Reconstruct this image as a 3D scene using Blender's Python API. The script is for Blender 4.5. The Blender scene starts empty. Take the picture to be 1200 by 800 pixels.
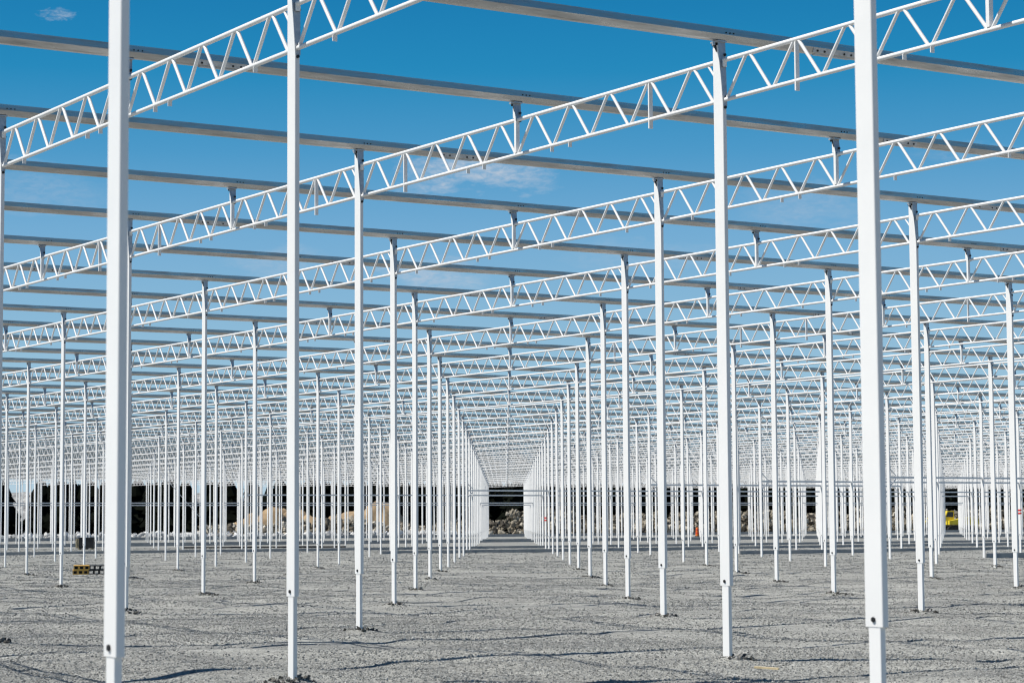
import bpy, math, random
import numpy as np
from mathutils import Matrix, Vector

random.seed(7)
rng = np.random.default_rng(11)
R = math.radians
scene = bpy.context.scene
COL = scene.collection

# ------------------------------------------------------------------ layout (metres)
CAM_H = 1.40
PITCH, ROLL = 0.0815, -0.00634
LENS = 78.76
TV = Vector((0.5362, -0.8441))          # direction of the trusses
GV = Vector((0.8441, 0.5362))           # direction of the gutters
ROT = math.atan2(TV.y, TV.x)
SPAN, BAY = 8.0, 5.0414                 # truss span, gutter bay
P0 = Vector((2.22, 23.46))              # reference column
H = 6.50                                # underside of the gutters
I_END = -26                             # last gutter line
SUN_AZ, SUN_EL = -96.5, 54.6            # from +Y, clockwise positive

def node(i, j):
    return P0 + TV * (SPAN * i) + GV * (BAY * j)

# ------------------------------------------------------------------ helpers
class MB:
    """collects shapes and links them as one mesh"""
    def __init__(s):
        s.v, s.f, s.m, s.s = [], [], [], []
    def add(s, verts, faces, mat=0, smooth=False):
        o = len(s.v)
        s.v += [tuple(p) for p in verts]
        for f in faces:
            s.f.append([o + k for k in f]); s.m.append(mat); s.s.append(smooth)
    def box(s, c, d, mat=0, rz=0.0):
        x, y, z = d[0] / 2, d[1] / 2, d[2] / 2
        ca, sa = math.cos(rz), math.sin(rz)
        vs = []
        for dz in (-z, z):
            for dx, dy in ((-x, -y), (x, -y), (x, y), (-x, y)):
                vs.append((c[0] + dx * ca - dy * sa, c[1] + dx * sa + dy * ca, c[2] + dz))
        s.add(vs, [(3, 2, 1, 0), (4, 5, 6, 7), (0, 1, 5, 4), (1, 2, 6, 5), (2, 3, 7, 6), (3, 0, 4, 7)], mat)
    def loft(s, rings, mat=0, smooth=False, caps=True):
        n = len(rings[0]); vs = [p for r in rings for p in r]; fs = []
        for a in range(len(rings) - 1):
            for k in range(n):
                k2 = (k + 1) % n
                fs.append((a * n + k, a * n + k2, (a + 1) * n + k2, (a + 1) * n + k))
        s.add(vs, fs, mat, smooth)
        if caps:
            s.add(rings[0], [tuple(reversed(range(n)))], mat)
            s.add(rings[-1], [tuple(range(n))], mat)
    def tube(s, a, b, r, n=8, mat=0, r2=None):
        a, b = Vector(a), Vector(b); d = (b - a).normalized()
        u = d.cross(Vector((0, 0, 1)))
        if u.length < 1e-4: u = Vector((1, 0, 0))
        u.normalize(); w = d.cross(u)
        r2 = r if r2 is None else r2
        ring = lambda c, q: [c + (u * math.cos(t) + w * math.sin(t)) * q for t in [2 * math.pi * (k + .5) / n for k in range(n)]]
        s.loft([ring(a, r), ring(b, r2)], mat, n > 4)
    def path(s, pts, r, n=6, mat=0):
        for a, b in zip(pts, pts[1:]): s.tube(a, b, r, n, mat)
    def mesh(s, name, mats):
        me = bpy.data.meshes.new(name)
        me.from_pydata(s.v, [], s.f)
        for m in (mats if isinstance(mats, (list, tuple)) else [mats]): me.materials.append(m)
        me.polygons.foreach_set('material_index', s.m)
        me.polygons.foreach_set('use_smooth', s.s)
        me.update()
        return me

def link(name, data, parent=None, loc=None, rz=0.0):
    o = bpy.data.objects.new(name, data)
    COL.objects.link(o)
    if parent: o.parent = parent
    if loc is not None: o.location = loc
    o.rotation_euler = (0, 0, rz)
    return o

def tag(o, label=None, cat=None, group=None, kind=None):
    if label: o['label'] = label
    if cat: o['category'] = cat
    if group: o['group'] = group
    if kind: o['kind'] = kind
    return o

def rrect(w, d, r, z, seg=3):
    """rounded rectangle ring at height z"""
    out = []
    for cx, cy, a0 in ((w/2-r, d/2-r, 0), (-w/2+r, d/2-r, 90), (-w/2+r, -d/2+r, 180), (w/2-r, -d/2+r, 270)):
        for k in range(seg + 1):
            a = R(a0 + 90 * k / seg)
            out.append((cx + r * math.cos(a), cy + r * math.sin(a), z))
    return out

# ------------------------------------------------------------------ materials
def new_mat(name):
    m = bpy.data.materials.new(name); m.use_nodes = True
    nt = m.node_tree
    return m, nt, nt.nodes['Principled BSDF']

def N(nt, t, **kw):
    n = nt.nodes.new(t)
    for k, v in kw.items(): setattr(n, k, v)
    return n

def noise(nt, scale, detail=4, rough=.55, coord='Object'):
    tc = N(nt, 'ShaderNodeTexCoord'); no = N(nt, 'ShaderNodeTexNoise')
    no.inputs['Scale'].default_value = scale; no.inputs['Detail'].default_value = detail
    no.inputs['Roughness'].default_value = rough
    nt.links.new(tc.outputs[coord], no.inputs['Vector'])
    return no

def ramp(nt, src, stops):
    r = N(nt, 'ShaderNodeValToRGB'); cr = r.color_ramp
    while len(cr.elements) < len(stops): cr.elements.new(.5)
    for e, (p, c) in zip(cr.elements, stops):
        e.position = p; e.color = (*c, 1) if len(c) == 3 else c
    nt.links.new(src, r.inputs['Fac'])
    return r

def simple(name, c1, c2, rough=.5, metal=0.0, scale=6.0, bump=0.0, bscale=40.0):
    m, nt, b = new_mat(name)
    no = noise(nt, scale)
    rp = ramp(nt, no.outputs['Fac'], [(.35, c1), (.68, c2)])
    nt.links.new(rp.outputs['Color'], b.inputs['Base Color'])
    b.inputs['Roughness'].default_value = rough; b.inputs['Metallic'].default_value = metal
    if bump:
        n2 = noise(nt, bscale); bu = N(nt, 'ShaderNodeBump')
        bu.inputs['Strength'].default_value = bump; bu.inputs['Distance'].default_value = .02
        nt.links.new(n2.outputs['Fac'], bu.inputs['Height'])
        nt.links.new(bu.outputs['Normal'], b.inputs['Normal'])
    return m

M_WHITE = simple('white_paint', (.755, .76, .76), (.80, .80, .795), .42, 0, 1.7, .02, 9)
M_PLATE = simple('galvanised_plate', (.42, .44, .46), (.56, .57, .58), .45, .55, 14)
M_BLACK = simple('matt_black', (.012, .012, .014), (.022, .022, .024), .6)
M_BOLT = simple('dark_bolt', (.02, .021, .023), (.05, .05, .055), .45, .6, 60)
M_CONC = simple('concrete', (.30, .31, .31), (.40, .40, .39), .85, 0, 3, .3, 30)
M_YEL = simple('yellow_paint', (.70, .52, .02), (.84, .66, .04), .45, 0, 3)
M_ORANGE = simple('orange_plastic', (.70, .13, .01), (.85, .22, .02), .45, 0, 8)
M_RED = simple('red_tape', (.55, .02, .02), (.66, .04, .03), .5)
M_WOOD = simple('pale_wood', (.50, .40, .24), (.68, .56, .36), .7, 0, 12)
M_DARK = simple('dark_steel', (.012, .012, .014), (.035, .033, .03), .55, .2, 5)
M_GLASS = simple('tinted_glass', (.01, .013, .016), (.02, .024, .028), .08, 0, 2)
M_OCHRE = simple('ochre_coating', (.55, .30, .05), (.68, .40, .08), .5, 0, 9)
M_SAND = simple('sand', (.24, .165, .09), (.40, .29, .17), .95, 0, .8, .5, 3)
M_NEEDLE = simple('conifer_needles', (.003, .004, .003), (.006, .008, .005), .9, 0, .6)

M_NEEDLE.node_tree.nodes['Principled BSDF'].inputs['Specular IOR Level'].default_value = .03
# aluminium gutter: brushed metal with stains that follow the length
def gutter_mat():
    m, nt, b = new_mat('gutter_aluminium')
    tc = N(nt, 'ShaderNodeTexCoord'); mp = N(nt, 'ShaderNodeMapping')
    mp.inputs['Scale'].default_value = (8, .7, 8)
    nt.links.new(tc.outputs['Object'], mp.inputs['Vector'])
    no = N(nt, 'ShaderNodeTexNoise'); no.inputs['Scale'].default_value = 2.2; no.inputs['Detail'].default_value = 6
    no.inputs['Roughness'].default_value = .65
    nt.links.new(mp.outputs['Vector'], no.inputs['Vector'])
    rp = ramp(nt, no.outputs['Fac'], [(.28, (.30, .29, .28)), (.42, (.42, .41, .395)), (.7, (.55, .545, .535))])
    nt.links.new(rp.outputs['Color'], b.inputs['Base Color'])
    rr = ramp(nt, no.outputs['Fac'], [(.3, (.42,) * 3), (.7, (.22,) * 3)])
    nt.links.new(rr.outputs['Color'], b.inputs['Roughness'])
    b.inputs['Metallic'].default_value = .95
    return m
M_GUT = gutter_mat()

def ground_mat():
    m, nt, b = new_mat('crushed_gravel')
    tc = N(nt, 'ShaderNodeTexCoord')
    def nz(scale, detail=3, rough=.6):
        n = N(nt, 'ShaderNodeTexNoise'); n.inputs['Scale'].default_value = scale
        n.inputs['Detail'].default_value = detail; n.inputs['Roughness'].default_value = rough
        nt.links.new(tc.outputs['Object'], n.inputs['Vector']); return n
    vo = N(nt, 'ShaderNodeTexVoronoi'); vo.inputs['Scale'].default_value = 34
    nt.links.new(tc.outputs['Object'], vo.inputs['Vector'])
    sep = N(nt, 'ShaderNodeSeparateColor'); nt.links.new(vo.outputs['Color'], sep.inputs['Color'])
    stone = ramp(nt, sep.outputs['Red'], [(0, (.17, .17, .16)), (.3, (.28, .281, .266)), (.75, (.325, .324, .308)), (1, (.47, .465, .445))])
    # damp and dusty patches drawn out along the truss direction, where machines drove
    mp = N(nt, 'ShaderNodeMapping'); mp.inputs['Rotation'].default_value = (0, 0, -ROT); mp.inputs['Scale'].default_value = (.10, .55, 1)
    nt.links.new(tc.outputs['Object'], mp.inputs['Vector'])
    nb = N(nt, 'ShaderNodeTexNoise'); nb.inputs['Scale'].default_value = 1.6; nb.inputs['Detail'].default_value = 6; nb.inputs['Roughness'].default_value = .6
    nt.links.new(mp.outputs[0], nb.inputs['Vector'])
    big = ramp(nt, nb.outputs['Fac'], [(.34, (.70, .71, .71)), (.5, (.96, .965, .945)), (.66, (1.16, 1.165, 1.14))])
    mx = N(nt, 'ShaderNodeMix', data_type='RGBA', blend_type='MULTIPLY'); mx.inputs['Factor'].default_value = 1
    nt.links.new(stone.outputs['Color'], mx.inputs['A']); nt.links.new(big.outputs['Color'], mx.inputs['B'])
    nt.links.new(mx.outputs['Result'], b.inputs['Base Color'])
    b.inputs['Roughness'].default_value = .95
    add = N(nt, 'ShaderNodeMath', operation='ADD')
    n1 = nz(9, 4, .7)
    nt.links.new(vo.outputs['Distance'], add.inputs[0]); nt.links.new(n1.outputs['Fac'], add.inputs[1])
    bu = N(nt, 'ShaderNodeBump'); bu.inputs['Strength'].default_value = .9; bu.inputs['Distance'].default_value = .022
    nt.links.new(add.outputs[0], bu.inputs['Height']); nt.links.new(bu.outputs['Normal'], b.inputs['Normal'])
    return m
M_GROUND = ground_mat()

def stone_mat(name, stops):
    m, nt, b = new_mat(name)
    oi = N(nt, 'ShaderNodeObjectInfo')
    no = noise(nt, 3.0, 3)
    r = ramp(nt, oi.outputs['Random'], stops)
    r2 = ramp(nt, no.outputs['Fac'], [(.3, (.8,) * 3), (.7, (1.15,) * 3)])
    mx = N(nt, 'ShaderNodeMix', data_type='RGBA', blend_type='MULTIPLY'); mx.inputs['Factor'].default_value = 1
    nt.links.new(r.outputs['Color'], mx.inputs['A']); nt.links.new(r2.outputs['Color'], mx.inputs['B'])
    nt.links.new(mx.outputs['Result'], b.inputs['Base Color'])
    b.inputs['Roughness'].default_value = .92
    return m
M_STONE = stone_mat('gravel_stone', [(0, (.15, .15, .142)), (.35, (.275, .276, .262)), (.8, (.345, .344, .328)), (1, (.52, .515, .49))])

# ------------------------------------------------------------------ ground height
def vnoise(x, y, seed):
    xi, yi = np.floor(x).astype(np.int64), np.floor(y).astype(np.int64)
    fx, fy = x - xi, y - yi
    fx, fy = fx * fx * (3 - 2 * fx), fy * fy * (3 - 2 * fy)
    def h(a, b):
        n = (a * 374761393 + b * 668265263 + seed * 1442695041) & 0x7fffffff
        n = (n ^ (n >> 13)) * 1274126177 & 0x7fffffff
        return ((n ^ (n >> 16)) & 0xffff) / 65535.0
    return (h(xi, yi) * (1 - fx) + h(xi + 1, yi) * fx) * (1 - fy) + (h(xi, yi + 1) * (1 - fx) + h(xi + 1, yi + 1) * fx) * fy

FEET = [node(i, j) for i in range(-12, 4) for j in range(-6, 13) if 3 < node(i, j).y < 75 and abs(node(i, j).x) < 22]

def ground_z(x, y):
    x, y = np.asarray(x, float), np.asarray(y, float)
    z = -.045 + .09 * (vnoise(x / 4.1, y / 4.1, 1) - .5) + .065 * (vnoise(x / 1.5, y / 1.5, 2) - .5)
    z += .06 * (vnoise(x / .55, y / .55, 3) - .5) * np.clip(2.4 * vnoise(x / 3.3, y / 3.3, 6) - .5, .15, 1.3) + .012 * (vnoise(x / .23, y / .23, 4) - .5)
    # shallow wheel ruts running with the trusses
    u = x * GV.x + y * GV.y
    u = u + .5 * (vnoise(x / 9, y / 9, 5) - .5)
    z += -.02 * np.exp(-((np.mod(u, 5.04) - 1.6) / .22) ** 2) - .02 * np.exp(-((np.mod(u, 5.04) - 3.4) / .22) ** 2)
    for p in FEET:
        d2 = (x - p.x) ** 2 + (y - p.y) ** 2
        near = d2 < 1.0
        if near.any():
            z = np.where(near, z + .065 * np.exp(-d2 / .05), z)
    far = np.clip((np.hypot(x, y) - 90) / 60, 0, 1)
    return z * (1 - .8 * far)

def axis(parts):
    out = [parts[0][0]]
    for a, b, s in parts:
        n = max(1, int(round((b - a) / s)))
        out += [a + (b - a) * (k + 1) / n for k in range(n)]
    return np.array(out)
gx = axis([(-6000, -1000, 1000), (-1000, -200, 100), (-200, -60, 10), (-60, -20, 2), (-20, -11, .5), (-11, 11, .1), (11, 20, .5), (20, 60, 2), (60, 200, 10), (200, 1000, 100), (1000, 6000, 1000)])
gy = axis([(-3000, -100, 300), (-100, -20, 10), (-20, 6, 1), (6, 13, .25), (13, 46, .09), (46, 75, .2), (75, 130, .8), (130, 330, 4), (330, 800, 40), (800, 6000, 800)])
GX, GY = np.meshgrid(gx, gy)
GZ = ground_z(GX, GY)
nx, ny = len(gx), len(gy)
co = np.stack([GX, GY, GZ], -1).reshape(-1, 3)
idx = np.arange(nx * ny).reshape(ny, nx)
quads = np.stack([idx[:-1, :-1], idx[:-1, 1:], idx[1:, 1:], idx[1:, :-1]], -1).reshape(-1, 4)
me = bpy.data.meshes.new('ground')
me.vertices.add(len(co)); me.vertices.foreach_set('co', co.ravel())
me.loops.add(quads.size); me.loops.foreach_set('vertex_index', quads.ravel())
me.polygons.add(len(quads)); me.polygons.foreach_set('loop_start', np.arange(0, quads.size, 4))
me.polygons.foreach_set('use_smooth', np.ones(len(quads), bool))
me.update(calc_edges=True); me.materials.append(M_GROUND)
tag(link('ground', me), kind='structure')

# loose crushed stones on the nearer gravel: one scatter nobody could count
def scatter_points():
    pts, sc = [], []
    for y0, y1, dens, smin, smax in ((12, 24, 620, .004, .0125), (24, 36, 330, .005, .0145), (36, 60, 120, .007, .018), (60, 90, 40, .010, .026), (90, 150, 9, .014, .034)):
        w = .2286 * y1 + 3
        n = int(1.5 * dens * 2 * w * (y1 - y0))
        x = rng.uniform(-w, w, n); y = rng.uniform(y0, y1, n)
        u, v = x * TV.x + y * TV.y, x * GV.x + y * GV.y
        pat = vnoise(u / 6.0, v / 1.1, 21) * .6 + vnoise(x / 1.3, y / 1.3, 22) * .4
        k = (np.abs(x) < .2286 * y + 2.5) & (rng.random(n) < np.clip(2.6 * pat - .55, .08, 1))
        x, y = x[k], y[k]
        s = smin + (smax - smin) * rng.random(len(x)) ** 2.6
        pts.append(np.stack([x, y], 1)); sc.append(s)
    xy = np.concatenate(pts); s = np.concatenate(sc)
    z = ground_z(xy[:, 0], xy[:, 1]) + s * .25
    return np.column_stack([xy, z]), s

def scatter(name, pos, size, mat):
    me = bpy.data.meshes.new(name)
    me.vertices.add(len(pos)); me.vertices.foreach_set('co', pos.astype(np.float32).ravel())
    at = me.attributes.new('size', 'FLOAT', 'POINT'); at.data.foreach_set('value', size.astype(np.float32))
    o = link(name, me)
    ng = bpy.data.node_groups.new(name, 'GeometryNodeTree')
    ng.interface.new_socket('Geometry', in_out='INPUT', socket_type='NodeSocketGeometry')
    ng.interface.new_socket('Geometry', in_out='OUTPUT', socket_type='NodeSocketGeometry')
    gi = ng.nodes.new('NodeGroupInput'); go = ng.nodes.new('NodeGroupOutput')
    L = ng.links.new
    ico = ng.nodes.new('GeometryNodeMeshIcoSphere'); ico.inputs['Radius'].default_value = 1; ico.inputs['Subdivisions'].default_value = 2
    sp = ng.nodes.new('GeometryNodeSetPosition')
    nt = ng.nodes.new('ShaderNodeTexNoise'); nt.inputs['Scale'].default_value = .9; nt.inputs['Detail'].default_value = 1
    sub = ng.nodes.new('ShaderNodeVectorMath'); sub.operation = 'SUBTRACT'; sub.inputs[1].default_value = (.5, .5, .5)
    mul = ng.nodes.new('ShaderNodeVectorMath'); mul.operation = 'SCALE'; mul.inputs['Scale'].default_value = 2.2
    L(nt.outputs['Color'], sub.inputs[0]); L(sub.outputs[0], mul.inputs[0]); L(mul.outputs[0], sp.inputs['Offset'])
    L(ico.outputs['Mesh'], sp.inputs['Geometry'])
    sm = ng.nodes.new('GeometryNodeSetMaterial'); sm.inputs['Material'].default_value = mat
    L(sp.outputs['Geometry'], sm.inputs['Geometry'])
    iop = ng.nodes.new('GeometryNodeInstanceOnPoints')
    rv = ng.nodes.new('FunctionNodeRandomValue'); rv.data_type = 'FLOAT_VECTOR'
    rv.inputs['Min'].default_value = (0, 0, 0); rv.inputs['Max'].default_value = (6.28, 6.28, 6.28)
    na = ng.nodes.new('GeometryNodeInputNamedAttribute'); na.data_type = 'FLOAT'; na.inputs['Name'].default_value = 'size'
    rs = ng.nodes.new('FunctionNodeRandomValue'); rs.data_type = 'FLOAT_VECTOR'
    rs.inputs['Min'].default_value = (.6, .6, .45); rs.inputs['Max'].default_value = (1.3, 1.3, .95)
    vs = ng.nodes.new('ShaderNodeVectorMath'); vs.operation = 'SCALE'
    L(rs.outputs['Value'], vs.inputs[0])
    L(na.outputs['Attribute'], vs.inputs['Scale'])
    L(gi.outputs[0], iop.inputs['Points']); L(sm.outputs['Geometry'], iop.inputs['Instance'])
    L(rv.outputs['Value'], iop.inputs['Rotation']); L(vs.outputs[0], iop.inputs['Scale'])
    L(iop.outputs['Instances'], go.inputs[0])
    o.modifiers.new('scatter', 'NODES').node_group = ng
    return o
gp, gs = scatter_points()
M_SOIL = stone_mat('soil_clod', [(0, (.04, .039, .035)), (.4, (.11, .107, .096)), (.75, (.22, .215, .20)), (1, (.38, .37, .35))])
def soil_points():
    pts, sc = [], []
    for p in FEET:
        n = int(rng.integers(35, 90)); dx, dy = rng.uniform(-.02, .12), rng.uniform(-.08, .02)
        a = rng.uniform(0, 2 * np.pi, n); r = .07 + np.abs(rng.normal(0, rng.uniform(.04, .10), n))
        pts.append(np.stack([p.x + dx + 1.2 * r * np.cos(a), p.y + dy + r * np.sin(a)], 1))
        sc.append(.006 + .030 * rng.random(n) ** 2.4)
    xy = np.concatenate(pts); q = np.concatenate(sc)
    return np.column_stack([xy, ground_z(xy[:, 0], xy[:, 1]) + q * .3]), q
tp, ts = soil_points()
tag(scatter('disturbed_soil', tp, ts, M_SOIL), 'dark clods of dug-up soil heaped round the feet of the posts', 'soil', kind='stuff')
tag(scatter('gravel', gp, gs, M_STONE), 'loose crushed grey stones lying over the gravel ground', 'gravel', kind='stuff')

# ------------------------------------------------------------------ the steel frame: meshes (local x = truss, y = gutter)
CW, CD = .165, .050                     # column section
HEADW = .70                             # share of the width left at the very top
Z_JOINT, Z_TAPER = .755, 5.80
TOP_Z, BOT_Z = 6.28, 5.855              # truss chords
def sleeve_mb(mb, mat=0, seg=3):
    rings = [rrect(CW, CD, .009, z, seg) for z in (Z_JOINT, Z_TAPER)]
    top = []
    for x, y, z in rrect(CW, CD, .009, 6.455, seg):
        top.append((-CW / 2 + (x + CW / 2) * HEADW, y, z))
    mb.loft(rings + [top], mat)
def foot_mb(mb, mat=0):
    mb.loft([rrect(.112, .043, .007, z, 2) for z in (-.25, .80)], mat)
def bolt_mb(mb, mat=0, x=0.0, y=-.028, z=.80, r=.017):
    mb.tube((x, y - .008, z), (x, -y + .008, z), r, 6, mat)
def bracket_mb(mb, mat=0):
    # trapezoid plate lying on the sloping cut of the column head
    a, b = .5 * .052, .5 * .096
    x0, x1 = CW / 2 + .0025, -CW / 2 + CW * HEADW + .0025
    z0, z1 = Z_TAPER - .01, 6.48
    pr = lambda x, w, z: [(x, -w, z), (x + .008, -w, z), (x + .008, w, z), (x, w, z)]
    mb.loft([pr(x0, a, z0), pr(x0 + (x1 - x0) * .3, a + .006, z0 + (z1 - z0) * .3), pr(x1, b, z1)], mat)
def saddle_mb(mb, mat=0):
    mb.box((-.01, 0, 6.489), (.14, .115, .016), mat)
    mb.box((-.02, -.058, 6.467), (.05, .008, .03), mat)
def wedge_mb(mb, mat=0):
    # black pieces wedged between gutter and column head
    mb.loft([[(-.086, -.036, 6.478), (-.010, -.036, 6.478), (-.010, .036, 6.478), (-.086, .036, 6.478)],
             [(-.084, -.034, 6.455), (-.020, -.034, 6.455), (-.020, .034, 6.455), (-.084, .034, 6.455)]], mat)
    mb.loft([[(-.060, -.030, 6.462), (-.018, -.030, 6.462), (-.018, -.0255, 6.462), (-.060, -.0255, 6.462)],
             [(-.020, -.030, 6.385), (-.008, -.030, 6.385), (-.008, -.0255, 6.385), (-.020, -.0255, 6.385)]], mat)
def plate_x(z):
    x0, x1 = CW / 2, -CW / 2 + CW * HEADW
    return x0 + (x1 - x0) * (z - Z_TAPER) / (6.48 - Z_TAPER) + .006
def hbolt_mb(mb, z, y=.016, mat=0, x=None):
    x = plate_x(z) if x is None else x
    mb.tube((x, y, z), (x + .018, y, z), .017, 6, mat)

def one(fn, name, mat, *a):
    mb = MB(); fn(mb, 0, *a); return mb.mesh(name, mat)
SLEEVE = one(sleeve_mb, 'sleeve', M_WHITE); FOOT = one(foot_mb, 'foot_tube', M_WHITE)
JBOLT = one(bolt_mb, 'joint_bolt', M_BOLT); BRACKET = one(bracket_mb, 'head_plate', M_PLATE)
SADDLE = one(saddle_mb, 'gutter_saddle', M_PLATE); WEDGE = one(wedge_mb, 'black_wedge', M_BLACK)
HB = []
for z, y in ((6.345, .030), (6.225, .026), (5.885, .014), (5.775, .0)):
    mb = MB(); hbolt_mb(mb, z, y, x=(CW / 2 if z < Z_TAPER else None)); HB.append(mb.mesh('head_bolt', M_BOLT))
mb = MB(); sleeve_mb(mb, 0, 1); foot_mb(mb, 0); bracket_mb(mb, 1); saddle_mb(mb, 1); wedge_mb(mb, 2); bolt_mb(mb, 2)
for z, y in ((6.345, .03), (5.885, .014), (5.775, 0)): hbolt_mb(mb, z, y, 2, x=(CW / 2 if z < Z_TAPER else None))
FARCOL_MB = mb
FARCOL = mb.mesh('steel_column_far', [M_WHITE, M_PLATE, M_BLACK])

def make_column(p, detailed):
    if not detailed:
        return link('steel_post', FARCOL, None, (p.x, p.y, 0), ROT)
    r = link('steel_post', None, None, (p.x, p.y, 0), ROT)
    r.empty_display_size = .2
    link('sleeve', SLEEVE, r); link('foot_tube', FOOT, r); link('joint_bolt', JBOLT, r)
    b = link('head_plate', BRACKET, r)
    for m in HB: link('head_bolt', m, b)
    link('gutter_saddle', SADDLE, r); link('black_wedge', WEDGE, r)
    return r

# truss
XA, XB = CW / 2 + .012, SPAN - CW / 2 - .001
NA = 10
SP = (XB - XA) / NA
apex = [XA + (k + .5) * SP for k in range(NA)]
botn = [XA + k * SP for k in range(NA + 1)]
RT, RB, RD = .0255, .0230, .0190
def chord_top(mb, m=0, n=10): mb.tube((XA - .012, 0, TOP_Z), (XB, 0, TOP_Z), RT, n, m)
def chord_bot(mb, m=0, n=10): mb.tube((XA + .004, 0, BOT_Z), (XB, 0, BOT_Z), RB, n, m)
def diag(mb, k, side, m=0, n=8):
    # side -1: the leg rising to apex k, +1: the leg falling from it
    a = (apex[k] + side * .042, 0, TOP_Z - RT * .6)
    bx = botn[k] + .032 if side < 0 else botn[k + 1] - .032
    mb.tube((bx, 0, BOT_Z + RB * .5), a, RD, n, m)
def gusset(mb, m=0):
    # short strut at the high end, and the end plate bolted to the column
    mb.tube((XB - .115, 0, TOP_Z - .01), (XB - .002, 0, TOP_Z - .145), .014, 6, m)
def end_plate(mb, m=0):
    mb.box((XA - .004, 0, TOP_Z - .035), (.010, .05, .075), m)
def post(mb, m=0):
    mb.box((4.0, 0, (BOT_Z + .022 + TOP_Z + .03) / 2), (.042, .052, TOP_Z + .03 - BOT_Z - .022), m)
    mb.loft([[(3.952, -.024, TOP_Z + .027), (4.030, -.024, TOP_Z + .027), (4.030, .024, TOP_Z + .027), (3.952, .024, TOP_Z + .027)],
             [(3.948, -.024, 6.47), (3.995, -.024, 6.47), (3.995, .024, 6.47), (3.948, .024, 6.47)]], m)
def post_plate(mb, m=0):
    pr = lambda x, w, z: [(x, -w, z), (x + .007, -w, z), (x + .007, w, z), (x, w, z)]
    mb.loft([pr(4.0325, .036, TOP_Z - .02), pr(4.0325, .040, TOP_Z + .035), pr(3.9975, .054, 6.48)], m)
    mb.box((3.98, 0, 6.490), (.12, .12, .016), m)
def post_wedge(mb, m=0):  # black pieces at the top of the mid-span post
    mb.box((3.953, -.010, 6.470), (.05, .056, .022), m)
    mb.loft([[(3.955, -.0300, 6.462), (3.99, -.0300, 6.462), (3.99, -.0255, 6.462), (3.955, -.0255, 6.462)],
             [(3.98, -.0300, 6.385), (3.996, -.0300, 6.385), (3.996, -.0255, 6.385), (3.98, -.0255, 6.385)]], m)
def post_bolt(mb, z, m=0): mb.tube((4.02, .022, z), (4.052, .022, z), .016, 6, m)
def tab(mb, x, m=0): mb.box((x, 0, BOT_Z - RB - .022), (.010, .046, .056), m)
def rod(mb, x, m=0): mb.box((x, .004, (TOP_Z - RT + BOT_Z - .10) / 2), (.020, .050, TOP_Z - RT - BOT_Z + .10), m)
TABS = [botn[1] - .05, botn[4] + .02, apex[3] + .03, apex[6] - .03, botn[6] - .02, botn[9] + .05]
def one2(fn, name, mat, *a):
    mb = MB(); fn(mb, *a); return mb.mesh(name, mat)
T_TOP = one2(chord_top, 'top_chord', M_WHITE); T_BOT = one2(chord_bot, 'bottom_chord', M_WHITE)
T_DIAG = [one2(diag, 'diagonal', M_WHITE, k, s) for k in range(NA) for s in (-1, 1)]
T_GUS = one2(gusset, 'end_strut', M_WHITE); T_EPL = one2(end_plate, 'end_plate', M_WHITE); T_POST = one2(post, 'gutter_post', M_WHITE)
T_PPL = one2(post_plate, 'post_plate', M_PLATE); T_PCL = one2(post_wedge, 'black_wedge', M_BLACK)
T_PB = [one2(post_bolt, 'post_bolt', M_BOLT, z) for z in (6.36, 6.265)]
T_TAB = [one2(tab, 'hanger_tab', M_WHITE, x) for x in TABS]
T_ROD = [one2(rod, 'hanger_bar', M_WHITE, x) for x in (apex[1], apex[8])]
def web_mb(mb, m=0, n=5):
    for k in range(NA):
        for s in (-1, 1): diag(mb, k, s, m, n)
T_WEB = one2(web_mb, 'lattice_web', M_WHITE)
def far_truss(mb):
    chord_top(mb, 0, 6); chord_bot(mb, 0, 6); web_mb(mb, 0, 4); post(mb, 0); post_plate(mb, 1); post_wedge(mb, 2)
mb = MB(); far_truss(mb); FARTRUSS_MB = mb
T_FAR = mb.mesh('lattice_truss_far', [M_WHITE, M_PLATE, M_BLACK])

def make_truss(p, lod, bars):
    if lod == 2:
        return link('lattice_truss', T_FAR, None, (p.x, p.y, 0), ROT)
    r = link('lattice_truss', None, None, (p.x, p.y, 0), ROT)
    r.empty_display_size = .2
    link('top_chord', T_TOP, r); link('bottom_chord', T_BOT, r)
    if lod == 0:
        for m in T_DIAG: link('diagonal', m, r)
        link('end_strut', T_GUS, r); link('end_plate', T_EPL, r)
        for k, m in enumerate(T_TAB):
            if bars and k in (0, 5): continue
            link('hanger_tab', m, r)
        if bars:
            for m in T_ROD: link('hanger_bar', m, r)
    else:
        link('lattice_web', T_WEB, r)
    q = link('gutter_post', T_POST, r)
    pl = link('post_plate', T_PPL, q); link('black_wedge', T_PCL, q)
    if lod == 0:
        for m in T_PB: link('post_bolt', m, q)
    return r

# ------------------------------------------------------------------ which nodes of the grid stand
TANX = .2286
def in_frame(p, m=0.0): return p.y > 6 and abs(p.x) < TANX * p.y + m
def margin(y): return 9.0 if y < 60 else 5.0
cols, trs = [], []
for i in range(I_END, 6):
    for j in range(-12, 60):
        p = node(i, j)
        if p.y < -2: continue
        if in_frame(p, margin(p.y)): cols.append((p.y, i, j, p))
        if i < 5:
            q = node(i + 1, j)
            a, b, c = p, q, (p + q) / 2
            if c.y > -4 and (in_frame(a, margin(a.y)) or in_frame(b, margin(b.y)) or in_frame(c, margin(c.y))):
                trs.append((c.y, i, j, p, c))
cols.sort(key=lambda t: t[0]); trs.sort(key=lambda t: t[0])

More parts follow.
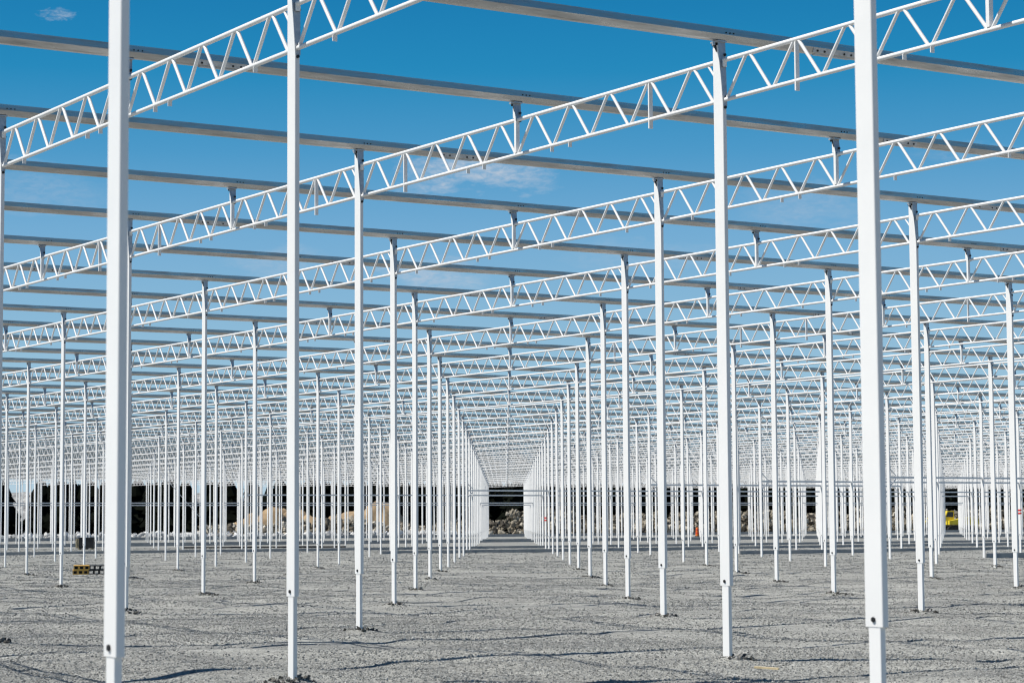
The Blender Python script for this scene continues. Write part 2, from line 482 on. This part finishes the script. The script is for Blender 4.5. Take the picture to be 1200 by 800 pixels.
ORD = 'first second third fourth fifth sixth seventh eighth ninth tenth eleventh twelfth'.split()
NUM = 'one two three four five six seven eight nine ten eleven twelve'.split()
def row_name(s):
    if s in (0, -1): return "lining the central aisle's %s side" % ('left' if s else 'right')
    k, side = (s, 'right') if s > 0 else (-1 - s, 'left')
    return "%s row%s beyond the central aisle's %s side" % (NUM[k - 1], 's' if k > 1 else '', side)
def aisle_name(s):
    if s == -1: return 'the central aisle'
    k, side = (s + 1, 'right') if s > -1 else (-1 - s, 'left')
    return '%s aisle%s %s of the central one' % (NUM[k - 1], 's' if k > 1 else '', side)

SPECIAL = {
    (1, -2): 'large soft-focus white post nearest the camera, left of the aisle, with a wide shaded face',
    (1, -1): 'large soft-focus white post nearest the camera, right of the aisle, with bolted foot joint',
    (0, -2): 'white post cut by the left edge of the photo, mostly shaded blue-grey',
    (-5, 3): None,
}
LIMIT = 300
n_in, far_cols, seen = 0, [], {}
N_UNIQUE = 7
for y, i, j, p in cols:
    vis = in_frame(p, .25)
    if vis and n_in < LIMIT:
        n_in += 1
    elif not (not vis and y < 45):
        far_cols.append(p); continue
    o = make_column(p, y < 75)
    s = i + j
    if vis:
        k = seen[s] = seen.get(s, 0) + 1
        if SPECIAL.get((i, j)): lab = SPECIAL[(i, j)]
        elif k <= N_UNIQUE: lab = 'white steel post, %s from the front, %s' % (ORD[k - 1], row_name(s))
        else: lab = 'small far white post past the seventh, %s' % row_name(s)
    else:
        side = 'right' if p.x > 0 else 'left'
        lab = 'white steel post standing just outside the view on the %s' % side
    tag(o, lab, 'post', 'white posts of the steel frame')
    if (i, j) == (-6, 9) or False: pass

n_in, far_trs, seen = 0, [], {}
for y, i, j, p, c in trs:
    vis = in_frame(c, 1.5) and y > 9
    near = not vis and y < 45
    if vis and n_in < LIMIT: n_in += 1
    elif not near:
        far_trs.append(p); continue
    o = make_truss(p, 0 if (y < 62 and vis) else (1 if y < 120 else 2), j % 4 == 0)
    s = i + j
    if vis:
        k = seen[s] = seen.get(s, 0) + 1
        if k <= N_UNIQUE: lab = 'white lattice truss, %s from the front, over %s' % (ORD[k - 1], aisle_name(s)) if s == -1 else 'white lattice truss, %s from the front, %s' % (ORD[k - 1], aisle_name(s))
        else: lab = 'far white lattice truss past the seventh, %s' % ('over the central aisle' if s == -1 else aisle_name(s))
    else:
        lab = 'white lattice truss whose middle hangs outside the view on the %s' % ('right' if c.x > 0 else 'left')
    tag(o, lab, 'truss', 'white lattice trusses of the steel frame')

def merged(name, src, places, mats):
    big = MB(); ca, sa = math.cos(ROT), math.sin(ROT)
    V = np.array(src.v)
    for p in places:
        W = np.column_stack([V[:, 0] * ca - V[:, 1] * sa + p.x, V[:, 0] * sa + V[:, 1] * ca + p.y, V[:, 2]])
        o = len(big.v)
        big.v += W.tolist(); big.f += [[o + k for k in f] for f in src.f]; big.m += src.m; big.s += src.s
    return link(name, big.mesh(name, mats))
if far_cols:
    tag(merged('distant_columns', FARCOL_MB, far_cols, [M_WHITE, M_PLATE, M_BLACK]), 'mass of distant white columns at the far end of the frame', 'columns', kind='stuff')
if far_trs:
    tag(merged('distant_trusses', FARTRUSS_MB, far_trs, [M_WHITE, M_PLATE, M_BLACK]), 'mass of distant white trusses at the far end of the frame', 'trusses', kind='stuff')
print('columns', len(cols), 'far', len(far_cols), 'trusses', len(trs), 'far', len(far_trs))

# ------------------------------------------------------------------ gutters (one run per line)
half = [(0, 0), (.030, 0), (.042, .008), (.053, .042), (.058, .056), (.060, .064), (.058, .128), (.058, .137), (.055, .137)]
inner = [(.055, .128), (.056, .066), (.054, .057), (.048, .042), (.037, .012), (.028, .004), (0, .004)]
prof = half[1:] + inner[:-1]
ring_xz = prof + [(-x, z) for x, z in reversed(prof)]
def gutter_mesh(y0, y1):
    mb = MB()
    ys = [y0, y1]
    mb.loft([[(x, y, H + z) for x, z in ring_xz] for y in ys], 0)
    return mb.mesh('roof_gutter', M_GUT)
def splice(y):
    mb = MB()
    for sx in (-1, 1):
        pts = [(.0440, .0090), (.0550, .0425), (.0600, .0560)]
        off = [(x + .004, z - .001) for x, z in pts]
        rr = [(sx * x, z) for x, z in pts + list(reversed(off))]
        mb.loft([[(x, y - .30, H + z) for x, z in rr], [(x, y + .30, H + z) for x, z in rr]], 0)
    for dy in (-.24, -.14, .14, .24):
        mb.tube((.050, y + dy, H + .030), (.062, y + dy, H + .027), .013, 6, 1)
    mb.box((0, y, H - .004), (.056, .5, .008), 0)
    return mb.mesh('splice_plate', [M_PLATE, M_BOLT])
def rivets(ys):
    mb = MB()
    for y in ys:
        for d in (-.05, 0, .05):
            mb.tube((.058, y + d + .1, H + .084), (.0655, y + d + .1, H + .084), .009, 6, 0)
    return mb.mesh('rivet_row', M_BOLT)
half_rng = range(2 * I_END, 10)
lines = []
for h in half_rng:
    base = P0 + TV * (SPAN * h / 2)
    ok = [k * .5 for k in range(-120, 640) if in_frame(base + GV * (k * .5), margin((base + GV * (k * .5)).y)) or (-3 < (base + GV * (k * .5)).y <= 8 and abs((base + GV * (k * .5)).x) < 9)]
    if len(ok) < 4: continue
    vis = [k for k in ok if in_frame(base + GV * k)]
    lines.append((h, base, ok[0], ok[-1], vis))
lines.sort(key=lambda t: -t[0])
order = 0
for h, base, a, b, vis in lines:
    o = link('roof_gutter', gutter_mesh(a, b), None, (base.x, base.y, 0), ROT)
    # the one nearest to the camera that the photo shows crosses at the top
    nearest = (base + GV * (sum(vis) / len(vis))).y if vis else 0
    top_seen = any((H - CAM_H) / max((base + GV * k).y, .1) < math.tan(PITCH) + .149 for k in vis)
    if not top_seen:
        lab = 'grey galvanised gutter above the top of the view, overhead near the camera'
        tag(o, lab, 'gutter', 'grey gutters along the roof'); continue
    order += 1
    if order <= 12: lab = 'grey galvanised gutter beam, %s from the camera, running over the trusses' % ORD[order - 1]
    else: lab = 'distant grey gutter beam beyond the twelfth, narrow against the pale sky'
    tag(o, lab, 'gutter', 'grey gutters along the roof')
    if order <= 12:
        js = [j * BAY for j in range(math.ceil(a / BAY), math.floor(b / BAY) + 1)]
        link('rivet_row', rivets(js), o)
        for j in js:
            jj = int(round(j / BAY))
            if (jj + h) % 2 == 0:
                y = j + (1.55 if h % 2 == 0 else 1.1)
                if a + .5 < y < b - .5: link('splice_plate', splice(y), o)

# ------------------------------------------------------------------ braced wall frames and kerbs deep in the frame
def gline(i, j0, j1):
    p, q = node(i, j0), node(i, j1)
    return p, (q - p).length
BEAM_Z = 3.16
frames = [(-6, 9, 15), (-7, 9, 18), (-8, 9, 12), (-10, 9, 24), (-12, 8, 27), (-17, 7, 33), (-19, 9, 36)]
fl = ['begins farthest right', 'is second from the front', 'spans only a few bays', 'is first to cross the central aisle', 'is second to cross the central aisle',
      'is third to cross the central aisle', 'is deepest along the central aisle']
for (i, j0, j1), w in zip(frames, fl):
    p, ln = gline(i, j0, j1)
    r = link('cross_rail', None, None, (p.x, p.y, 0), ROT)
    tag(r, 'white horizontal tie beam at mid-height between columns that ' + w, 'beam', 'tie beams between the columns')
    for k in range(j1 - j0):
        mb = MB(); mb.box((0, (k + .5) * BAY, BEAM_Z), (.06, BAY - CD - .004, .075)); link('rail_segment', mb.mesh('rail_segment', M_WHITE), r)
    for y, sgn in ((.03, 1), (ln - .03, -1)):
        for dz in (-.38, .38):
            mb = MB(); mb.tube((0, y, BEAM_Z + dz), (0, y + sgn * .36, BEAM_Z + (.06 if dz > 0 else -.06)), .025, 6); link('knee_brace', mb.mesh('knee_brace', M_WHITE), r)
kerbs = [(-6, 10, 17), (-8, 10, 20), (-10, 8, 26), (-12, 5, 28), (-17, 1, 34), (-19, 0, 38), (-26, -6, 46)]
for n, (i, j0, j1) in enumerate(kerbs):
    p, ln = gline(i, j0, j1)
    mb = MB(); rise = .13 if i > -26 else .3
    mb.box((.0, ln / 2, rise / 2 - .1), (.24, ln, rise + .2))
    o = link('concrete_plinth', mb.mesh('concrete_plinth', M_CONC), None, (p.x, p.y, 0), ROT)
    tag(o, 'low concrete plinth strip on the gravel between post feet, %s from the camera' % ORD[n], 'plinth', 'low concrete plinths under the post lines')
# tension rods in the deep bays
for n, (i, j, up) in enumerate([(-21, 21, 1), (-22, 20, 0), (-7, 12, 1), (-8, 15, 0), (-15, 9, 1)]):
    p = node(i, j)
    mb = MB(); mb.tube((.0, .05, 5.4 if up else .3), (0, BAY - .05, .3 if up else 5.4), .02, 6)
    o = link('bracing_rod', mb.mesh('bracing_rod', M_WHITE), None, (p.x, p.y, 0), ROT)
    tag(o, ['thin white bracing rod sloping down before the rubble in the central aisle', 'thin white bracing rod rising across the deepest part of the central aisle',
            'thin white bracing rod sloping down under the second tie beam', 'thin white bracing rod rising behind the short tie beam',
            'thin white bracing rod sloping down well left of the aisle'][n], 'rod', 'bracing rods')

# ------------------------------------------------------------------ things on the site
def P(px, z):                           # lateral position for a bearing at depth z
    return (px - 600) / 2625.0 * z
# stack of hollow section tubes, seen end on
sx, sy = P(87, 66.5), 66.5
tw, th = .155, .135
rz = math.atan2(-sx, sy)
for row in range(2):
    for k in range(7):
        mb = MB()
        w, h, t = tw / 2 - .002, th / 2 - .001, .026
        tl = 1.2 if k < 3 else .5
        ring = lambda y, ww, hh: [(-ww, y, -hh), (ww, y, -hh), (ww, y, hh), (-ww, y, hh)]
        mb.loft([ring(0, w, h), ring(tl, w, h)], 0, caps=False)
        mb.loft([ring(tl, w - t, h - t), ring(0, w - t, h - t)], 1, caps=False)
        for y in (0, tl):
            a, b = ring(y, w, h), ring(y, w - t, h - t)
            fs = [(q, (q + 1) % 4, 4 + (q + 1) % 4, 4 + q) for q in range(4)]
            mb.add(a + b, fs if y == 0 else [tuple(reversed(f)) for f in fs], 0)
        amber = k < 3
        o = link('hollow_tube', mb.mesh('hollow_tube', [M_OCHRE if amber else M_DARK, M_DARK if amber else M_PLATE]), None,  # inside colour painted: dark for shaded holes, pale for light showing through
                 (sx + (tw / 2 + k * tw - (.0 if row else .03)) * math.cos(rz), sy + (tw / 2 + k * tw) * math.sin(rz), th / 2 + row * th + .012), rz)
        if k < 3:
            mb = MB(); mb.box((0, .12, 0), (tw - .06, .01, th - .06)); link('hole_shade', mb.mesh('hole_shade', M_DARK), o)  # sheet added inside the ochre tubes, darkens their holes like shade
        tag(o, '%s hollow tube, %s from the left in the %s row of the low stack' % ('ochre' if amber else 'black', ORD[k], 'upper' if row else 'lower'), 'tube', 'hollow tubes stacked on the gravel')
# dark site crate
cx, cy = P(100.5, 144), 144
r = link('site_crate', None, None, (cx, cy, 0), 0)
tag(r, 'dark crate with pale wooden slats at one end, on the gravel behind the tube stack', 'crate')
mb = MB(); mb.box((.12, 0, .40), (.96, .8, .66)); link('crate_body', mb.mesh('crate_body', M_DARK), r)
for k in range(2):
    mb = MB(); mb.box((-.52 + k * .13, -.30, .38), (.085, .05, .6)); link('end_slat', mb.mesh('end_slat', M_WOOD), r)
mb = MB(); mb.box((-.46, .05, .38), (.2, .62, .6)); link('end_box', mb.mesh('end_box', M_DARK), r)
for k in range(3):
    mb = MB(); mb.box((-.35 + k * .4, 0, .03), (.1, .75, .09)); link('skid', mb.mesh('skid', M_WOOD), r)
mb = MB(); mb.box((.12, 0, .745), (1.0, .84, .03)); link('crate_lid', mb.mesh('crate_lid', M_DARK), r)
# hose
mb = MB()
pts = [(P(214, 146) + k * .82, 146 - k * .07 + .12 * math.sin(k * 1.3), .06) for k in range(14)]
mb.path(pts, .06, 8)
tag(link('black_hose', mb.mesh('black_hose', M_BLACK)), 'black hose lying straight across the gravel left of the aisle', 'hose')
# lath near the column foot
lx, ly = P(879, 22.7), 22.65
mb = MB(); mb.box((0, 0, 0), (.26, .035, .018))
o = link('wooden_lath', mb.mesh('wooden_lath', M_WOOD), None, (lx + .12, ly, float(ground_z(lx + .12, ly)) + .025), -.75)
o.rotation_euler = (0.05, 0.04, -.5)
tag(o, 'short pale wooden lath lying on the gravel beside a column foot', 'lath')
# safety drum
dx, dy = P(815, 243), 243
r = link('safety_drum', None, None, (dx, dy, 0), 0)
tag(r, 'small orange safety drum standing before the rubble right of the aisle', 'drum')
for nm, z0, z1, r0, r1, mt in (('drum_base', 0, 0.07, .30, .30, M_BLACK), ('drum_body', .07, .92, .22, .15, M_ORANGE), ('drum_top', .92, .97, .15, .09, M_ORANGE)):
    mb = MB(); mb.tube((0, 0, z0), (0, 0, z1), r0, 14, 0, r1); link(nm, mb.mesh(nm, mt), r)
for z in (.32, .66):
    mb = MB(); q = .22 - .07 * (z - .07) / .85 + .004; mb.tube((0, 0, z), (0, 0, z + .13), q, 14, 0, q - .010); link('drum_band', mb.mesh('drum_band', M_RED), r)
# warning tape wrapped on columns
def tape(i, j, z, lab):
    p = node(i, j); r = link('warning_tape', None, None, (p.x, p.y, 0), ROT)
    tag(r, lab, 'tape')
    for k in range(2):
        mb = MB(); mb.loft([rrect(CW + .02, CD + .02, .012, z + k * .14, 2), rrect(CW + .02, CD + .02, .012, z + k * .14 + .075, 2)])
        link('tape_band', mb.mesh('tape_band', M_RED), r)

tape(-7, 12, 1.74, 'two red tape bands around a white post near the right edge')
tape(-11, 11, 1.60, 'red tape bands around a far post beside the central aisle')

# excavator at the far right
def excavator(x, y):
    r = link('excavator', None, None, (x, y, 0), R(12))
    tag(r, 'yellow tracked excavator parked by the rubble at the far right end', 'excavator')
    for s in (-1, 1):
        mb = MB(); prof = [(-1.9, .42), (-1.7, .1), (-1.35, 0), (1.35, 0), (1.7, .1), (1.9, .42), (1.7, .72), (1.35, .82), (-1.35, .82), (-1.7, .72)]
        mb.loft([[(px, s * 1.1 - .3, pz) for px, pz in prof], [(px, s * 1.1 + .3, pz) for px, pz in prof]])
        t = link('track', mb.mesh('track', M_DARK), r)
        for k in range(5):
            mb = MB(); mb.tube((-1.3 + k * .65, s * 1.1 - .33, .4), (-1.3 + k * .65, s * 1.1 + .33, .4), .2, 10); link('track_wheel', mb.mesh('track_wheel', M_DARK), t)
    mb = MB(); mb.box((0, 0, .86), (1.5, 1.6, .2)); link('turntable', mb.mesh('turntable', M_DARK), r)
    mb = MB()
    pr = [(-2.2, 1.0), (1.6, 1.0), (1.6, 1.55), (.4, 1.75), (-1.2, 2.05), (-2.2, 1.95)]
    mb.loft([[(px, -1.2, pz) for px, pz in pr], [(px, 1.2, pz) for px, pz in pr]]); link('body', mb.mesh('body', M_YEL), r)
    mb = MB(); pr = [(-2.75, 1.05), (-2.205, 1.0), (-2.205, 1.98), (-2.6, 1.9)]
    mb.loft([[(px, -1.15, pz) for px, pz in pr], [(px, 1.15, pz) for px, pz in pr]]); link('counterweight', mb.mesh('counterweight', M_YEL), r)
    mb = MB(); pr = [(.42, 1.6), (1.7, 1.6), (1.75, 2.1), (1.35, 2.95), (.42, 2.95)]
    mb.loft([[(px, -1.15, pz) for px, pz in pr], [(px, -.25, pz) for px, pz in pr]]); c = link('cab', mb.mesh('cab', M_YEL), r)
    mb = MB(); pr = [(.52, 2.05), (1.62, 2.1), (1.3, 2.8), (.52, 2.8)]
    mb.loft([[(px, -1.162, pz) for px, pz in pr], [(px, -.238, pz) for px, pz in pr]]); link('cab_window', mb.mesh('cab_window', M_GLASS), c)
    for nm, pts, w in (('boom', [(1.2, 1.5), (2.6, 2.45), (4.3, 2.1)], .36), ('arm', [(4.15, 2.15), (4.9, 1.05)], .28)):
        mb = MB()
        for (xa, za), (xb, zb) in zip(pts, pts[1:]): mb.tube((xa, .25, za), (xb, .25, zb), w * .7, 4)
        link(nm, mb.mesh(nm, M_YEL), r)
    mb = MB(); pr = [(4.6, 1.05), (5.3, 1.1), (5.2, .25), (4.6, .08), (4.2, .45)]
    mb.loft([[(px, -.3, pz) for px, pz in pr], [(px, .8, pz) for px, pz in pr]]); link('bucket', mb.mesh('bucket', M_DARK), r)
    return r
e = excavator(62.4, 315.5)
e.rotation_euler.z = R(188)

# rubble bank and pale stones beyond the last column line
M_RUB = stone_mat('rubble_stone', [(0, (.05, .043, .034)), (.35, (.20, .172, .128)), (.75, (.36, .32, .25)), (1, (.55, .51, .43))])
M_PALE = stone_mat('pale_stone', [(0, (.25, .25, .25)), (.5, (.48, .48, .47)), (1, (.72, .72, .71))])
def far_line(x, off): return 272 + .6352 * x + off
pos, sz = [], []
for k in range(5200):
    x = rng.uniform(-37, 92); d = rng.uniform(0, 9)
    y = far_line(x, 10 + d)
    top = (1.1 + 1.9 * vnoise(np.array(x / 5.0), np.array(.5), 8) + (.9 if x > -1 else -.5)) * min(1, .25 + d / 5)
    pos.append((x, y, rng.uniform(.0, 1) ** .7 * top)); sz.append(.12 + .42 * rng.random() ** 1.6)
tag(scatter('rubble_bank', np.array(pos), np.array(sz), M_RUB), 'long bank of broken beige and grey rock beyond the frame', 'rubble', kind='stuff')
pos, sz = [], []
for k in range(1300):
    x = rng.uniform(-75, -4); y = far_line(x, rng.uniform(6, 16))
    hi = .45
    pos.append((x, y, rng.uniform(0, hi))); sz.append(rng.uniform(.15, .5))
tag(scatter('pale_rubble', np.array(pos), np.array(sz), M_PALE), 'low scatter of whitish broken stone beyond the frame on the left', 'rubble', kind='stuff')

# sandy bank on the left
xs = np.linspace(-37, -12, 60); ds = np.linspace(0, 22, 16)
V, F = [], []
for a, x in enumerate(xs):
    for b, d in enumerate(ds):
        crest = np.interp(x, [-37, -35, -31, -28, -25, -21, -18, -16.5, -15.4, -14.4, -12], [.6, 1.9, 3.3, 3.1, 2.6, 2.9, 3.8, 4.1, 3.6, 2.0, .4])
        crest *= .70 + .55 * float(vnoise(np.array(x / 1.1), np.array(d / 3), 19))
        hgt = crest * min(1, math.sin(math.pi * d / 22) * 1.5) * (.85 + .3 * float(vnoise(np.array(x / 2), np.array(d / 2), 9))) - .2
        V.append((x, far_line(x, 24 + d), hgt))
for a in range(59):
    for b in range(15): F.append((a * 16 + b, (a + 1) * 16 + b, (a + 1) * 16 + b + 1, a * 16 + b + 1))
mb = MB(); mb.add(V, F, 0, True)
tag(link('sand_bank', mb.mesh('sand_bank', M_SAND)), kind='structure')

# pale rocky slope behind the trees
xs2 = np.linspace(-130, -28, 110); ds2 = np.linspace(0, 40, 14)
V, F = [], []
for x in xs2:
    for d in ds2:
        e1 = min(1, (x + 130) / 20, (-28 - x) / 20)
        y0 = 360
        V.append((x, y0 + d, max(-.3, e1 * (5.6 + 2.0 * float(vnoise(np.array(x / 7), np.array(d / 7), 31)) + 1.6 * float(vnoise(np.array(x / 1.6), np.array(d / 1.6), 32))) * math.sin(math.pi * min(1, d / 40 + .02)) - .3)))
for a in range(109):
    for b in range(13): F.append((a * 14 + b, (a + 1) * 14 + b, (a + 1) * 14 + b + 1, a * 14 + b + 1))
M_SLOPE = simple('pale_rock_slope', (.10, .105, .11), (.42, .42, .41), .9, 0, .9, .6, 2)
mb = MB(); mb.add(V, F, 0, False)
tag(link('hill_slope', mb.mesh('hill_slope', M_SLOPE)), kind='structure')

# far-off conifer wood, one dark mass
mb = MB()
for k in range(1500):
    x = rng.uniform(-140, 190); y = far_line(max(x, -90), 55) + rng.uniform(0, 70)
    bear = 600 + 2625 * x / y
    if 300 < bear < 334 and rng.random() < .8: continue
    if 8 < bear < 38 or (150 < bear < 158) or (228 < bear < 242) or (272 < bear < 290): continue
    h = (y * (614.5 - .0063 * (bear - 600) - 566 + rng.uniform(-1.5, 7)) / 2625 + 1.4)
    rad = h * rng.uniform(.26, .42)
    layers = 7
    for q in range(layers):
        z0 = h * (.04 + .9 * q / layers); z1 = min(h, z0 + h * .30); rr = rad * (1 - q / layers) ** .85 + .1
        n = 9; ring = []
        for t in range(n):
            a = 2 * math.pi * t / n + q; rj = rr * rng.uniform(.6, 1.25)
            ring.append((x + rj * math.cos(a), y + rj * math.sin(a), z0 + rng.uniform(-.06, .06) * h))
        mb.add(ring + [(x, y, z1)], [(t, (t + 1) % n, n) for t in range(n)])
    mb.tube((x, y, -.2), (x, y, h * .3), .14, 5)
tag(link('conifer_wood', mb.mesh('conifer_wood', M_NEEDLE)), 'dark far-off conifer wood behind the rubble, seen as one mass', 'wood', kind='stuff')

# ------------------------------------------------------------------ camera
fw = Vector((0, math.cos(PITCH), math.sin(PITCH))); rt = Vector((1, 0, 0)); up = rt.cross(fw)
rt2 = rt * math.cos(ROLL) + up * math.sin(ROLL); up2 = -rt * math.sin(ROLL) + up * math.cos(ROLL)
cam = bpy.data.cameras.new('camera'); co_ = link('camera', cam)
m = Matrix((rt2, up2, -fw)).transposed().to_4x4(); m.translation = (0, 0, CAM_H)
co_.matrix_world = m
cam.sensor_width = 36; cam.sensor_fit = 'HORIZONTAL'; cam.lens = LENS
cam.clip_start = .1; cam.clip_end = 20000
cam.dof.use_dof = True; cam.dof.focus_distance = 38; cam.dof.aperture_fstop = 4.8
scene.camera = co_

# ------------------------------------------------------------------ light
az, el = R(SUN_AZ), R(SUN_EL)
sd = Vector((math.sin(az) * math.cos(el), math.cos(az) * math.cos(el), math.sin(el)))
sun = bpy.data.lights.new('sun', 'SUN'); sun.energy = 5.0; sun.angle = R(.32); sun.color = (1.0, .955, .88)
so = link('sun', sun); so.rotation_euler = sd.to_track_quat('Z', 'Y').to_euler()
world = bpy.data.worlds.new('World'); scene.world = world; world.use_nodes = True
nt = world.node_tree; nt.nodes.clear()
Lk = nt.links.new
out = N(nt, 'ShaderNodeOutputWorld'); bg = N(nt, 'ShaderNodeBackground'); bg.inputs['Strength'].default_value = .1
sky = N(nt, 'ShaderNodeTexSky', sky_type='NISHITA'); sky.sun_disc = False
sky.sun_elevation = el; sky.sun_rotation = az; sky.dust_density = .3; sky.ozone_density = 3.0; sky.air_density = 1.0
tc = N(nt, 'ShaderNodeTexCoord'); sp = N(nt, 'ShaderNodeSeparateXYZ'); Lk(tc.outputs['Generated'], sp.inputs[0])
G = 1.0
rp = ramp(nt, sp.outputs['Z'], [(0, (.46, .60, .70)), (.065, (.29, .50, .66)), (.13, (.155, .385, .62)), (.165, (.06, .298, .552)), (.20, (.008, .232, .475)), (.24, (.0, .176, .41)), (.42, (.002, .075, .23)), (1, (.004, .04, .13))])
gain = N(nt, 'ShaderNodeVectorMath', operation='SCALE'); gain.inputs['Scale'].default_value = 8.9
Lk(rp.outputs['Color'], gain.inputs[0])
mixs = N(nt, 'ShaderNodeMix', data_type='RGBA'); mixs.inputs['Factor'].default_value = .955
Lk(sky.outputs['Color'], mixs.inputs['A']); Lk(gain.outputs[0], mixs.inputs['B'])
cur = mixs.outputs['Result']
# thin clouds, each at its own bearing in the sky
nmap = N(nt, 'ShaderNodeMapping'); nmap.inputs['Scale'].default_value = (9, 9, 30); Lk(tc.outputs['Generated'], nmap.inputs['Vector'])
nz = N(nt, 'ShaderNodeTexNoise'); nz.inputs['Scale'].default_value = 3.0; nz.inputs['Detail'].default_value = 6; nz.inputs['Roughness'].default_value = .6
Lk(nmap.outputs[0], nz.inputs['Vector'])
def mth(op, a, b=None, clamp=False):
    n = N(nt, 'ShaderNodeMath', operation=op); n.use_clamp = clamp
    for k, v in enumerate((a, b)):
        if v is None: continue
        if isinstance(v, (int, float)): n.inputs[k].default_value = v
        else: Lk(v, n.inputs[k])
    return n.outputs[0]
nm2 = N(nt, 'ShaderNodeMapping'); nm2.inputs['Scale'].default_value = (75, 75, 240); nm2.inputs['Rotation'].default_value = (0, .25, 0)
Lk(tc.outputs['Generated'], nm2.inputs['Vector'])
nz2 = N(nt, 'ShaderNodeTexNoise'); nz2.inputs['Scale'].default_value = 2.6; nz2.inputs['Detail'].default_value = 7; nz2.inputs['Roughness'].default_value = .65
nz2.inputs['Distortion'].default_value = .6
Lk(nm2.outputs[0], nz2.inputs['Vector'])
wisp = mth('MULTIPLY', mth('SUBTRACT', nz2.outputs['Fac'], .30), 2.9, True)
def dotp(v):
    n = N(nt, 'ShaderNodeVectorMath', operation='DOT_PRODUCT'); n.inputs[1].default_value = v
    Lk(tc.outputs['Generated'], n.inputs[0]); return n.outputs['Value']
# bearing and elevation in degrees, half sizes in degrees, strength
for b_, e_, sa, sb, st in ((-.9, 8.9, 2.3, .60, .85), (-2.1, 6.4, 1.7, .42, .65), (-11.6, 12.8, .62, .20, .55), (7.6, 8.1, 2.0, .55, .28), (-12, 8.4, 2.0, .7, .22), (-6, 6.7, 1.6, .4, .3), (3.5, 6.9, 2.6, .4, .2), (11.5, 9.3, 1.6, .3, .16)):
    b_, e_ = R(b_), R(e_)
    rv = Vector((math.cos(b_), -math.sin(b_), 0)); uv = Vector((-math.sin(b_) * math.sin(e_), -math.cos(b_) * math.sin(e_), math.cos(e_)))
    a = mth('DIVIDE', dotp(rv), R(sa)); b2 = mth('DIVIDE', dotp(uv), R(sb))
    nn = mth('MULTIPLY', mth('SUBTRACT', nz.outputs['Fac'], .5), 3.4)
    b2 = mth('ADD', b2, nn)
    d = mth('ADD', mth('MULTIPLY', a, a), mth('MULTIPLY', b2, b2))
    d = mth('ADD', d, mth('MULTIPLY', mth('SUBTRACT', 1.0, wisp), .85 if sa < 1 else .22))
    f = mth('SUBTRACT', 1.0, d, True)
    cv = N(nt, 'ShaderNodeVectorMath', operation='DOT_PRODUCT')
    fwd = Vector((math.sin(b_) * math.cos(e_), math.cos(b_) * math.cos(e_), math.sin(e_)))
    front = mth('GREATER_THAN', dotp(fwd), 0.0)
    f = mth('MULTIPLY', mth('MULTIPLY', f, st), mth('MULTIPLY', front, mth('ADD', mth('MULTIPLY', wisp, .75), .25)), True)
    mx = N(nt, 'ShaderNodeMix', data_type='RGBA')
    Lk(f, mx.inputs['Factor']); Lk(cur, mx.inputs['A']); mx.inputs['B'].default_value = (4.6, 5.1, 5.8, 1)
    cur = mx.outputs['Result']
Lk(cur, bg.inputs['Color']); Lk(bg.outputs[0], out.inputs[0])

vs = scene.view_settings
scene.display_settings.display_device = 'sRGB'
vs.view_transform = 'Standard'; vs.look = 'None'; vs.exposure = .24; vs.gamma = 1
vs.use_curve_mapping = False
scene.cycles.use_denoising = True
scene.cycles.max_bounces = 6
scene.cycles.filter_width = 1.15
